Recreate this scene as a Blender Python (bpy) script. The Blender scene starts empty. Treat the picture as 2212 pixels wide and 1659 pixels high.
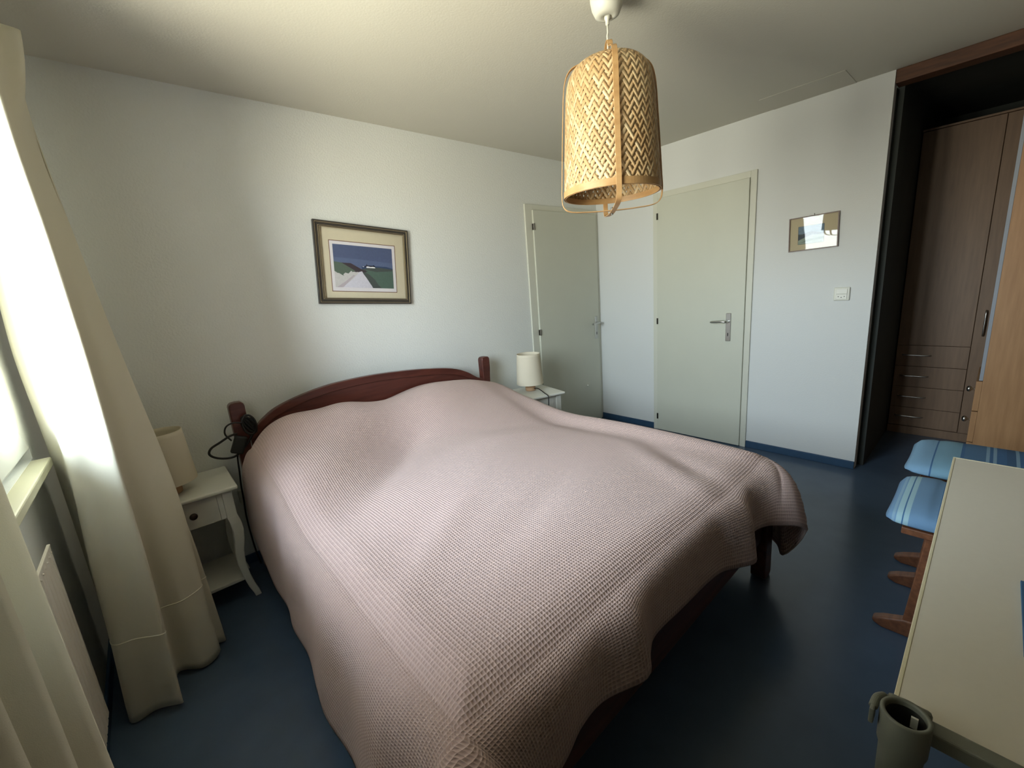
import bpy, bmesh, math, random
from mathutils import Vector, Matrix
from math import sin, cos, pi, radians

# ------------------------------------------------------------------ scene, camera, light
scene = bpy.context.scene
COL = scene.collection
vs = scene.view_settings
vs.view_transform = 'Standard'; vs.look = 'None'; vs.gamma = 1.0; vs.use_curve_mapping = False
vs.exposure = 2.06
H = 2.44           # ceiling
XW = -3.87         # window wall
YB = -4.30         # wall behind the camera
CAM_POS = Vector((-3.51148, -2.64238, 1.39807))
def cam_axes(yaw, pitch, roll):
    cy, sy, cp, sp = cos(yaw), sin(yaw), cos(pitch), sin(pitch)
    f = Vector((sy*cp, cy*cp, sp)); r = Vector((cy, -sy, 0)); u = r.cross(f)
    c, s = cos(roll), sin(roll)
    return c*r + s*u, -s*r + c*u, f
R_, U_, F_ = cam_axes(0.7116817, -0.2206635, -0.0793777)
cam_d = bpy.data.cameras.new('camera'); cam = bpy.data.objects.new('camera', cam_d); COL.objects.link(cam)
cam_d.sensor_width = 36; cam_d.sensor_fit = 'HORIZONTAL'; cam_d.lens = 912.83/2212*36
cam_d.clip_start = 0.02
M3 = Matrix((R_, U_, -F_)).transposed()
cam.matrix_world = Matrix.Translation(CAM_POS) @ M3.to_4x4()
scene.camera = cam

# daylight: sky above, bright ground below, both outside the window
world = bpy.data.worlds.new('world'); scene.world = world; world.use_nodes = True
nt = world.node_tree; nt.nodes.clear()
wo = nt.nodes.new('ShaderNodeOutputWorld'); bg = nt.nodes.new('ShaderNodeBackground')
tc = nt.nodes.new('ShaderNodeTexCoord'); sep = nt.nodes.new('ShaderNodeSeparateXYZ')
ramp = nt.nodes.new('ShaderNodeValToRGB'); mp = nt.nodes.new('ShaderNodeMapRange')
mp.inputs[1].default_value = -0.6; mp.inputs[2].default_value = 0.8
nt.links.new(tc.outputs['Generated'], sep.inputs[0]); nt.links.new(sep.outputs[2], mp.inputs[0])
nt.links.new(mp.outputs[0], ramp.inputs[0]); nt.links.new(ramp.outputs[0], bg.inputs[0]); nt.links.new(bg.outputs[0], wo.inputs[0])
e = ramp.color_ramp.elements
e[0].position = 0.0; e[0].color = (0.74, 0.71, 0.57, 1)
e[1].position = 1.0; e[1].color = (0.62, 0.80, 1.0, 1)
m = ramp.color_ramp.elements.new(0.40); m.color = (0.82, 0.80, 0.67, 1)
m = ramp.color_ramp.elements.new(0.47); m.color = (0.86, 0.97, 1.0, 1)
bg.inputs[1].default_value = 7.0
try: world.cycles.sampling_method = 'AUTOMATIC'
except Exception: pass
# the window opening as a light portal (guides the sky's light through it, adds none)
pl = bpy.data.lights.new('window_portal', 'AREA'); pl.shape = 'RECTANGLE'; pl.size = 1.52; pl.size_y = 1.28
pl.cycles.is_portal = True
po = bpy.data.objects.new('window_portal', pl); COL.objects.link(po)
po.matrix_world = Matrix.Translation((XW-0.09, -1.22, 1.615)) @ Matrix(((0,0,-1),(-1,0,0),(0,1,0))).to_4x4()

# ------------------------------------------------------------------ helpers
rnd = random.Random(4)
def link(name, me, mat=None, parent=None):
    o = bpy.data.objects.new(name, me); COL.objects.link(o)
    if mat is not None:
        for mm in (mat if isinstance(mat, (list, tuple)) else [mat]): me.materials.append(mm)
    if parent is not None: o.parent = parent
    return o
def fin(name, bm, mat=None, parent=None, smooth=False, bevel=0.0, seg=2, recalc=True):
    if recalc: bmesh.ops.recalc_face_normals(bm, faces=bm.faces)
    me = bpy.data.meshes.new(name); bm.to_mesh(me); bm.free()
    if smooth:
        for p in me.polygons: p.use_smooth = True
    o = link(name, me, mat, parent)
    if bevel:
        b = o.modifiers.new('bevel', 'BEVEL'); b.width = bevel; b.segments = seg; b.limit_method = 'ANGLE'; b.angle_limit = radians(40)
    return o
def tag(o, label=None, cat=None, group=None, kind=None):
    if label: o['label'] = label
    if cat: o['category'] = cat
    if group: o['group'] = group
    if kind: o['kind'] = kind
    return o
def thing(name, label, cat, loc=(0,0,0), rz=0, group=None):
    o = bpy.data.objects.new(name, None); COL.objects.link(o)
    o.empty_display_size = 0.1; o.location = loc; o.rotation_euler = (0, 0, rz)
    return tag(o, label, cat, group)
def box(bm, x0, x1, y0, y1, z0, z1, mi=0, M=None):
    v = [bm.verts.new((x, y, z)) for x in (x0, x1) for y in (y0, y1) for z in (z0, z1)]
    fs = [(0,1,3,2), (4,6,7,5), (0,4,5,1), (2,3,7,6), (0,2,6,4), (1,5,7,3)]
    for f in fs:
        q = bm.faces.new([v[i] for i in f]); q.material_index = mi
    if M is not None:
        for a in v: a.co = M @ a.co
    return v
def boxo(name, x0, x1, y0, y1, z0, z1, mat, parent=None, bevel=0.0, seg=2):
    bm = bmesh.new(); box(bm, x0, x1, y0, y1, z0, z1)
    return fin(name, bm, mat, parent, bevel=bevel, seg=seg)
def lathe(bm, prof, n=40, c=(0,0), mi=0, cap0=False, cap1=False):
    rings = []
    for r, z in prof:
        rings.append([bm.verts.new((c[0]+r*cos(2*pi*i/n), c[1]+r*sin(2*pi*i/n), z)) for i in range(n)])
    for a, b in zip(rings, rings[1:]):
        for i in range(n):
            f = bm.faces.new((a[i], a[(i+1)%n], b[(i+1)%n], b[i])); f.material_index = mi
    if cap0: bm.faces.new(rings[0][::-1]).material_index = mi
    if cap1: bm.faces.new(rings[-1]).material_index = mi
def cat_rom(pts, n=8, closed=False):
    pts = [Vector(p) for p in pts]; out = []
    N = len(pts); rng = N if closed else N-1
    for i in range(rng):
        p0 = pts[(i-1) % N] if (closed or i > 0) else pts[0]*2-pts[1]
        p1 = pts[i]; p2 = pts[(i+1) % N]
        p3 = pts[(i+2) % N] if (closed or i+2 < N) else pts[-1]*2-pts[-2]
        for k in range(n):
            t = k/n
            out.append(0.5*((2*p1)+(p2-p0)*t+(2*p0-5*p1+4*p2-p3)*t*t+(3*p1-p0-3*p2+p3)*t**3))
    if not closed: out.append(pts[-1].copy())
    return out
def tube(bm, pts, r, n=8, closed=False, caps=True, mi=0):
    pts = [Vector(p) for p in pts]; rings = []; up = None
    N = len(pts)
    for i, p in enumerate(pts):
        a = pts[i-1] if (i > 0 or closed) else p
        b = pts[(i+1) % N] if (i < N-1 or closed) else p
        t = (b-a).normalized()
        if up is None:
            up = Vector((0,0,1)) if abs(t.z) < .9 else Vector((1,0,0))
        s = t.cross(up).normalized(); up = s.cross(t).normalized()
        rr = r[i] if isinstance(r, (list, tuple)) else r
        rings.append([bm.verts.new(p + rr*(cos(2*pi*k/n)*s + sin(2*pi*k/n)*up)) for k in range(n)])
    prs = list(zip(rings, rings[1:])) + ([(rings[-1], rings[0])] if closed else [])
    for a, b in prs:
        for k in range(n):
            bm.faces.new((a[k], a[(k+1)%n], b[(k+1)%n], b[k])).material_index = mi
    if caps and not closed:
        bm.faces.new(rings[0][::-1]).material_index = mi; bm.faces.new(rings[-1]).material_index = mi
def prism(bm, poly, axis, a0, a1, mi=0):
    """poly: list of 2D points; axis 'x','y','z' = extrusion axis"""
    def P(u, v, w):
        return {'x': (w, u, v), 'y': (u, w, v), 'z': (u, v, w)}[axis]
    A = [bm.verts.new(P(u, v, a0)) for u, v in poly]; B = [bm.verts.new(P(u, v, a1)) for u, v in poly]
    bm.faces.new(A).material_index = mi; bm.faces.new(B[::-1]).material_index = mi
    n = len(poly)
    for i in range(n):
        bm.faces.new((A[i], B[i], B[(i+1)%n], A[(i+1)%n])).material_index = mi
def frame_rect(bm, u0, u1, v0, v1, w, axis, d0, d1, mi=0):
    """four mitred bars round a rectangle, in the plane normal to axis"""
    for q in (((u0,v0),(u1,v0),(u1-w,v0+w),(u0+w,v0+w)), ((u1,v0),(u1,v1),(u1-w,v1-w),(u1-w,v0+w)),
              ((u1,v1),(u0,v1),(u0+w,v1-w),(u1-w,v1-w)), ((u0,v1),(u0,v0),(u0+w,v0+w),(u0+w,v1-w))):
        prism(bm, q, axis, d0, d1, mi)
def copy_tree(o, parent=None):
    c = o.copy(); COL.objects.link(c); c.parent = parent
    for ch in list(o.children): copy_tree(ch, c)
    return c

# ------------------------------------------------------------------ materials
def srgb(r, g, b):
    f = lambda c: (c/255/12.92) if c/255 <= .04045 else ((c/255+.055)/1.055)**2.4
    return (f(r), f(g), f(b), 1)
def mat(name, col, rough=.6, metal=0.0, noise=0.0, nscale=30, bump=0.0, bscale=200, spec=.5, coat=0.0,
        sheen=0.0, stretch=None, col2=None, bdist=.002, detail=4):
    m = bpy.data.materials.new(name); m.use_nodes = True
    n = m.node_tree.nodes; l = m.node_tree.links; b = n['Principled BSDF']
    b.inputs['Base Color'].default_value = col; b.inputs['Roughness'].default_value = rough
    b.inputs['Metallic'].default_value = metal; b.inputs['Specular IOR Level'].default_value = spec
    b.inputs['Coat Weight'].default_value = coat; b.inputs['Sheen Weight'].default_value = sheen
    t = n.new('ShaderNodeTexCoord'); mpn = n.new('ShaderNodeMapping'); l.new(t.outputs['Object'], mpn.inputs[0])
    if stretch: mpn.inputs['Scale'].default_value = stretch
    if noise or col2:
        z = n.new('ShaderNodeTexNoise'); z.inputs['Scale'].default_value = nscale; z.inputs['Detail'].default_value = detail
        l.new(mpn.outputs[0], z.inputs[0])
        r = n.new('ShaderNodeValToRGB'); l.new(z.outputs[0], r.inputs[0])
        c2 = col2 or tuple(max(0, c*(1-noise)) for c in col[:3]) + (1,)
        r.color_ramp.elements[0].color = c2; r.color_ramp.elements[0].position = .3
        r.color_ramp.elements[1].color = col; r.color_ramp.elements[1].position = .7
        l.new(r.outputs[0], b.inputs['Base Color'])
    if bump:
        z2 = n.new('ShaderNodeTexNoise'); z2.inputs['Scale'].default_value = bscale; z2.inputs['Detail'].default_value = 3
        l.new(mpn.outputs[0], z2.inputs[0])
        bp = n.new('ShaderNodeBump'); bp.inputs['Strength'].default_value = bump; bp.inputs['Distance'].default_value = bdist
        l.new(z2.outputs[0], bp.inputs['Height']); l.new(bp.outputs[0], b.inputs['Normal'])
    return m
M = {}
M['wall']    = mat('textured_wall_paint', srgb(226, 228, 224), .85, bump=.5, bscale=100, bdist=.0045)
M['wallsm']  = mat('smooth_wall_paint', srgb(222, 224, 222), .85, bump=.25, bscale=110, bdist=.003)
M['ceil']    = mat('ceiling_paint', srgb(206, 203, 190), .9, bump=.2, bscale=120, bdist=.003)
M['dark']    = mat('alcove_shade_tone', srgb(62, 66, 62), .8, noise=.2, nscale=6)  # alcove's lack of light is put into this dark wall and ceiling colour
M['floor']   = mat('blue_linoleum', srgb(78, 95, 116), .24, noise=.12, nscale=7, bump=.04, bscale=60, spec=.5)
M['skirt']   = mat('blue_skirting', srgb(46, 78, 108), .55, noise=.15, nscale=25)
M['door']    = mat('door_paint', srgb(206, 207, 192), .45, noise=.02, nscale=5)
M['casing']  = mat('casing_paint', srgb(212, 212, 198), .42)
M['metal']   = mat('satin_metal', srgb(190, 190, 186), .28, metal=1.0)
M['hinge']   = mat('dark_hinge_metal', srgb(90, 86, 80), .35, metal=1.0)
M['white']   = mat('white_lacquer', srgb(222, 222, 212), .4, noise=.02, nscale=8)
M['winw']    = mat('window_white', srgb(216, 218, 214), .35)
M['sill']    = mat('sill_cream', srgb(214, 212, 186), .4)
M['rad']     = mat('radiator_enamel', srgb(224, 218, 206), .4, bump=.1, bscale=160)
M['mahog']   = mat('mahogany', srgb(98, 50, 40), .38, col2=srgb(70, 32, 26), nscale=4, stretch=(1, 9, 9), coat=.2)
M['beech']   = mat('beech_veneer', srgb(180, 138, 96), .48, col2=srgb(164, 122, 82), nscale=6, stretch=(8, 8, .7))
M['brown']   = mat('brown_beech', srgb(140, 112, 88), .5, col2=srgb(126, 100, 78), nscale=6, stretch=(8, 8, .7))
M['lintel']  = mat('orange_wood', srgb(96, 60, 36), .6, col2=srgb(70, 42, 26), nscale=8, stretch=(8, 1, 8))
M['stool']   = mat('oiled_wood', srgb(128, 82, 54), .45, col2=srgb(98, 60, 40), nscale=10, stretch=(1, 6, 6))
M['cream']   = mat('table_laminate', srgb(222, 216, 200), .5, noise=.02, nscale=50)
M['edge']    = mat('table_edge_band', srgb(226, 218, 186), .4)
M['plast']   = mat('grey_green_plastic', srgb(116, 118, 106), .5, bump=.05, bscale=300)
M['plastd']  = mat('dark_cup_inside', srgb(40, 40, 36), .6)
M['black']   = mat('black_rubber', srgb(24, 24, 24), .5)
M['knob']    = mat('dark_bronze', srgb(56, 44, 38), .35, metal=.6)
M['wood']    = mat('pale_lamp_wood', srgb(206, 170, 134), .5, col2=srgb(190, 150, 112), nscale=10, stretch=(1,1,5))
M['plasw']   = mat('white_plastic', srgb(222, 222, 210), .45)
M['roll']    = mat('pale_pink_fabric', srgb(206, 190, 178), .9, bump=.2, bscale=300)
M['blue']    = mat('blue_card', srgb(56, 100, 140), .6)
M['mattress']= mat('mattress_ticking', srgb(200, 198, 192), .9)
M['band']    = mat('bamboo_band', srgb(204, 164, 112), .45, col2=srgb(184, 142, 92), nscale=14, stretch=(1,1,3))

def fabric_translucent(name, col, tcol, mixf, bs=900, bstr=.25):
    m = bpy.data.materials.new(name); m.use_nodes = True
    n = m.node_tree.nodes; l = m.node_tree.links; b = n['Principled BSDF']; out = n['Material Output']
    b.inputs['Base Color'].default_value = col; b.inputs['Roughness'].default_value = .9; b.inputs['Specular IOR Level'].default_value = .15
    tr = n.new('ShaderNodeBsdfTranslucent'); tr.inputs[0].default_value = tcol
    mx = n.new('ShaderNodeMixShader'); mx.inputs[0].default_value = mixf
    l.new(b.outputs[0], mx.inputs[1]); l.new(tr.outputs[0], mx.inputs[2]); l.new(mx.outputs[0], out.inputs[0])
    t = n.new('ShaderNodeTexCoord'); z = n.new('ShaderNodeTexNoise'); z.inputs['Scale'].default_value = bs
    l.new(t.outputs['Object'], z.inputs[0]); bp = n.new('ShaderNodeBump'); bp.inputs['Strength'].default_value = bstr; bp.inputs['Distance'].default_value = .001
    l.new(z.outputs[0], bp.inputs['Height']); l.new(bp.outputs[0], b.inputs['Normal']); l.new(bp.outputs[0], tr.inputs['Normal'])
    return m
M['curtain'] = fabric_translucent('curtain_linen', srgb(224, 219, 200), srgb(226, 224, 212), .20)
M['hemst']   = mat('curtain_stitch', srgb(236, 232, 210), .8)
M['shade']   = fabric_translucent('lampshade_linen', srgb(232, 224, 204), srgb(236, 224, 196), .22)

def glass_mat(nm='clear_glass', ior=1.45):
    m = bpy.data.materials.new(nm); m.use_nodes = True
    n = m.node_tree.nodes; l = m.node_tree.links; n.remove(n['Principled BSDF'])
    t = n.new('ShaderNodeBsdfTransparent'); g = n.new('ShaderNodeBsdfGlossy'); g.inputs['Roughness'].default_value = .02
    f = n.new('ShaderNodeFresnel'); f.inputs[0].default_value = ior
    mx = n.new('ShaderNodeMixShader'); l.new(f.outputs[0], mx.inputs[0]); l.new(t.outputs[0], mx.inputs[1]); l.new(g.outputs[0], mx.inputs[2])
    l.new(mx.outputs[0], n['Material Output'].inputs[0])
    return m
M['glass'] = glass_mat('clear_glass', 1.32)
M['aglass'] = glass_mat('anti_reflective_glass', 1.15)

def waffle_mat():
    """dusty pink waffle weave: a grid of little square wells on the cloth's own UVs (1 UV = 1 m)"""
    m = bpy.data.materials.new('pink_waffle_weave'); m.use_nodes = True
    n = m.node_tree.nodes; l = m.node_tree.links; b = n['Principled BSDF']
    uv = n.new('ShaderNodeUVMap'); uv.uv_map = 'UVMap'
    sp = n.new('ShaderNodeSeparateXYZ'); l.new(uv.outputs[0], sp.inputs[0])
    def mth(op, a, bb=None, v=None):
        x = n.new('ShaderNodeMath'); x.operation = op
        if hasattr(a, 'is_output'): l.new(a, x.inputs[0])
        else: x.inputs[0].default_value = a
        if bb is not None:
            if hasattr(bb, 'is_output'): l.new(bb, x.inputs[1])
            else: x.inputs[1].default_value = bb
        return x.outputs[0]
    cell = 0.0098
    su = mth('ABSOLUTE', mth('SINE', mth('MULTIPLY', sp.outputs[0], pi/cell)))
    sv = mth('ABSOLUTE', mth('SINE', mth('MULTIPLY', sp.outputs[1], pi/cell)))
    well = mth('MULTIPLY', su, sv)                 # 1 in the middle of a well, 0 on the ribs
    hgt = mth('SUBTRACT', 1.0, mth('POWER', well, 0.8))
    bp = n.new('ShaderNodeBump'); bp.inputs['Strength'].default_value = .85; bp.inputs['Distance'].default_value = .0030
    l.new(hgt, bp.inputs['Height']); l.new(bp.outputs[0], b.inputs['Normal'])
    mix = n.new('ShaderNodeMix'); mix.data_type = 'RGBA'
    mix.inputs[6].default_value = srgb(182, 155, 147); mix.inputs[7].default_value = srgb(208, 182, 174)  # wells coloured darker than ribs: their shade is painted into the weave
    l.new(hgt, mix.inputs[0]); l.new(mix.outputs[2], b.inputs['Base Color'])
    b.inputs['Roughness'].default_value = .9; b.inputs['Specular IOR Level'].default_value = .2; b.inputs['Sheen Weight'].default_value = .15
    return m
M['waffle'] = waffle_mat()

def strip_mat():
    m = bpy.data.materials.new('bamboo_strips'); m.use_nodes = True
    n = m.node_tree.nodes; l = m.node_tree.links; b = n['Principled BSDF']
    a = n.new('ShaderNodeVertexColor'); a.layer_name = 'tone'
    r = n.new('ShaderNodeValToRGB'); l.new(a.outputs[0], r.inputs[0])
    r.color_ramp.elements[0].color = srgb(190, 154, 106); r.color_ramp.elements[1].color = srgb(226, 202, 158)
    l.new(r.outputs[0], b.inputs['Base Color']); b.inputs['Roughness'].default_value = .45
    return m
M['strip'] = strip_mat()

def cushion_mat(name, base, stripes, lo, hi):
    """woven blue cushion with stripes across its length (object Y), stripes = [(pos 0..1, color)]"""
    m = bpy.data.materials.new(name); m.use_nodes = True
    n = m.node_tree.nodes; l = m.node_tree.links; b = n['Principled BSDF']
    t = n.new('ShaderNodeTexCoord'); s = n.new('ShaderNodeSeparateXYZ'); l.new(t.outputs['Object'], s.inputs[0])
    mr = n.new('ShaderNodeMapRange'); mr.inputs[1].default_value = hi; mr.inputs[2].default_value = lo
    l.new(s.outputs[1], mr.inputs[0]); r = n.new('ShaderNodeValToRGB'); r.color_ramp.interpolation = 'CONSTANT'
    l.new(mr.outputs[0], r.inputs[0])
    els = r.color_ramp.elements; els[0].position = 0; els[0].color = base
    els[1].position = stripes[0][0]; els[1].color = stripes[0][1]
    for p, c in stripes[1:]:
        q = els.new(p); q.color = c
    l.new(r.outputs[0], b.inputs['Base Color']); b.inputs['Roughness'].default_value = .9
    z = n.new('ShaderNodeTexNoise'); z.inputs['Scale'].default_value = 400; l.new(t.outputs['Object'], z.inputs[0])
    bp = n.new('ShaderNodeBump'); bp.inputs['Strength'].default_value = .4; bp.inputs['Distance'].default_value = .002
    l.new(z.outputs[0], bp.inputs['Height']); l.new(bp.outputs[0], b.inputs['Normal'])
    return m

# ------------------------------------------------------------------ the room
def struct(o): o['kind'] = 'structure'; return o
XA = 1.60   # far wall of the alcove
struct(boxo('floor', XW-.10, XA+.1, YB-.1, .1, -.1, 0, M['floor']))
struct(boxo('ceiling', XW-.10, .10, YB-.1, .1, H, H+.1, M['ceil']))
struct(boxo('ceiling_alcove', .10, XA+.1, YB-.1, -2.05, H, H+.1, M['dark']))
struct(boxo('wall_headboard', XW-.10, .12, 0, .12, 0, H, M['wall']))
bm = bmesh.new()                                   # right wall, ends at the walk-in alcove
box(bm, 0, .075, -2.117, 0, 0, H)
struct(fin('wall_right', bm, M['wallsm']))
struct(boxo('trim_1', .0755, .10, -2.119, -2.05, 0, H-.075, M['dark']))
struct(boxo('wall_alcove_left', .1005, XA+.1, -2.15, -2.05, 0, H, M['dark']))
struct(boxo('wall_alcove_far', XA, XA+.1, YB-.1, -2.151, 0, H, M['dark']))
struct(boxo('wall_behind_camera', XW-.10, XA+.1, YB-.1, YB, 0, H, mat('tan_paint', srgb(140, 122, 98), .8, noise=.05, nscale=5)))
struct(boxo('trim_2', -.004, .10, YB, -2.1195, H-.072, H-.0005, M['lintel'], bevel=.004))
struct(boxo('trim_3', -.28, -.0005, -1.94, -1.5, H-.002, H-.0003, M['ceil']))
# window wall with its opening
WY0, WY1, WZ0, WZ1 = -1.98, -.46, .97, 2.26
bm = bmesh.new()
box(bm, XW-.10, XW, YB, WY0, 0, H); box(bm, XW-.10, XW, WY1, 0, 0, H)
box(bm, XW-.10, XW, WY0, WY1, 0, WZ0-.02); box(bm, XW-.10, XW, WY0, WY1, WZ1, H)
struct(fin('wall_window', bm, M['wallsm']))
def baseboard(name, x0, x1, y0, y1): struct(boxo(name, x0, x1, y0, y1, 0, .055, M['skirt'], bevel=.003))
baseboard('baseboard_headboard', XW+.0125, -.965, -.012, -.0003)
baseboard('baseboard_right', -.012, -.0003, -.606, -.013)
baseboard('baseboard_right_far', -.012, -.0003, -2.117, -1.4195)
baseboard('baseboard_window', XW+.0003, XW+.012, YB+.02, -.0005)

# window_1 : fixed frame, two sashes with panes, sill
w = tag(bpy.data.objects.new('window_1', None), kind='structure'); COL.objects.link(w); w.location = (XW, (WY0+WY1)/2, WZ0)
w['kind'] = 'structure'
def wpart(name, bm, m, par, **k):
    o = fin(name, bm, m, None, **k); o.parent = par
    wm = Matrix.Translation(w.location)
    o.data.transform(wm.inverted()); return o
bm = bmesh.new(); frame_rect(bm, WY0, WY1, WZ0-.02, WZ1, .05, 'x', XW-.07, XW-.03); wpart('window_frame', bm, M['winw'], w)
ymid = -1.62
for a, b in ((WY0+.02, ymid-.004), (ymid+.004, WY1-.015)):
    bm = bmesh.new(); frame_rect(bm, a, b, WZ0+.02, WZ1-.03, .075, 'x', XW-.055, XW+.004)
    s = wpart('sash', bm, M['winw'], w, bevel=.004)
    bm = bmesh.new(); box(bm, XW-.030, XW-.024, a+.07, b-.07, WZ0+.085, WZ1-.10)
    g = fin('pane', bm, M['glass'], s); g.data.transform(Matrix.Translation(w.location).inverted())
bm = bmesh.new(); box(bm, XW-.069, XW+.048, WY0-.05, WY1-.03, WZ0-.052, WZ0-.0205)
wpart('window_sill', bm, M['sill'], w, bevel=.005)

# ---- doors
def door_hw(par, P, M90, outward):
    """escutcheon with lever; P maps (along, out, z) to world"""
    bm = bmesh.new()
    for (a0, a1, o0, o1, z0, z1) in ((-.019, .019, .0, .007, -.155, .065),): 
        vs_ = box(bm, a0, a1, o0, o1, z0, z1)
        for v in vs_: v.co = P(*v.co)
    hp = fin('handle_plate', bm, M['metal'], par, bevel=.004)
    bm = bmesh.new()
    pts = cat_rom([P(0, .006, 0), P(0, .040, 0), P(M90*.012, .052, .001), P(M90*.05, .055, .003), P(M90*.12, .052, -.002)], 5)
    tube(bm, pts, [.009]*5+[.009]*(len(pts)-6)+[.006], 10)
    fin('handle', bm, M['metal'], par, smooth=True)
    bm = bmesh.new(); vs_ = box(bm, -.0035, .0035, .006, .0085, -.115, -.09)
    for v in vs_: v.co = P(*v.co)
    fin('keyhole', bm, M['black'], par)
def mk_door(name, P, lo, hi, ztop, cas_lo, cas_hi, cas_top, hinge_at, hinge_zs, lock_at, lock_z, lever_dir):
    d = bpy.data.objects.new(name, None); COL.objects.link(d); d['kind'] = 'structure'
    def bb(nm, boxes, m, bevel=.002, par=d):
        bm = bmesh.new()
        for q in boxes:
            vs_ = box(bm, *q)
            for v in vs_: v.co = P(*v.co)
        return fin(nm, bm, m, par, bevel=bevel)
    wl, wr = lo-cas_lo, cas_hi-hi
    bb('door_frame', [(cas_lo, lo-.001, .0005, .016, 0, cas_top), (hi+.001, cas_hi, .0005, .016, 0, cas_top), (lo-.001, hi+.001, .0005, .016, ztop+.002, cas_top)], M['casing'])
    leaf = bb('door_leaf', [(lo, hi, .002, .030, .006, ztop)], M['door'], .003)
    for z in hinge_zs:
        bm = bmesh.new(); tube(bm, [P(hinge_at, .034, z-.026), P(hinge_at, .034, z+.026)], .007, 10)
        vs_ = box(bm, hinge_at-.006, hinge_at+.006, .016, .034, z-.024, z+.024)
        for v in vs_: v.co = P(*v.co)
        fin('hinge', bm, M['hinge'], d)
    door_hw(leaf, lambda a, o, z: P(lock_at+a, .030+o, lock_z+z), lever_dir, 1)
    return d
d1 = mk_door('door_1', lambda a, o, z: Vector((a, -o, z)), -.885, -.045, 2.018, -.961, -.002, 2.062, -.885, (1.885, 1.008, .14), -.10, 1.008, -1)
d2 = mk_door('door_2', lambda a, o, z: Vector((-o, -a, z)), .652, 1.375, 2.040, .608, 1.418, 2.087, .656, (1.897, 1.018, .137), 1.263, 1.018, -1)
bm = bmesh.new(); lathe(bm, [(.004, 0), (.010, .002), (.010, .012), (.006, .018)], 16, cap1=True)
o = fin('door_stop', bm, M['plasw'], d1, smooth=True); o.matrix_local = Matrix.Translation((-.272, -.030, .405)) @ Matrix.Rotation(radians(90), 4, 'X')

# socket with switch on the right wall
t = thing('switch_socket', 'square white light switch with socket below it on the right wall', 'switch', (0, -1.962, 1.198))
def rel(o, t):
    o.data.transform(Matrix.Translation(t.location).inverted()); return o
rel(boxo('cover_plate', -.012, -.0005, -2.005, -1.919, 1.155, 1.241, M['plasw'], t, bevel=.006), t)
rel(boxo('rocker', -.016, -.0121, -1.992, -1.932, 1.199, 1.232, M['white'], t, bevel=.002), t)
s = rel(boxo('socket_insert', -.016, -.0121, -1.992, -1.932, 1.164, 1.197, M['white'], t, bevel=.002), t)
for k, (dy, dz) in enumerate(((-.016, .0), (.016, .0), (0, -.005))):
    bm = bmesh.new(); box(bm, -.0168, -.0159, -1.9645+dy, -1.9595+dy, 1.179+dz, 1.184+dz)
    rel(fin('contact_hole', bm, M['black'], s), t)
# small wall outlet behind the left nightstand
t = thing('wall_outlet', 'small white outlet low on the wall behind the bed post', 'socket', (-3.245, 0, .40))
boxo('cover_plate', -.03, .03, -.03, -.0005, -.03, .045, M['plasw'], t, bevel=.004)

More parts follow.
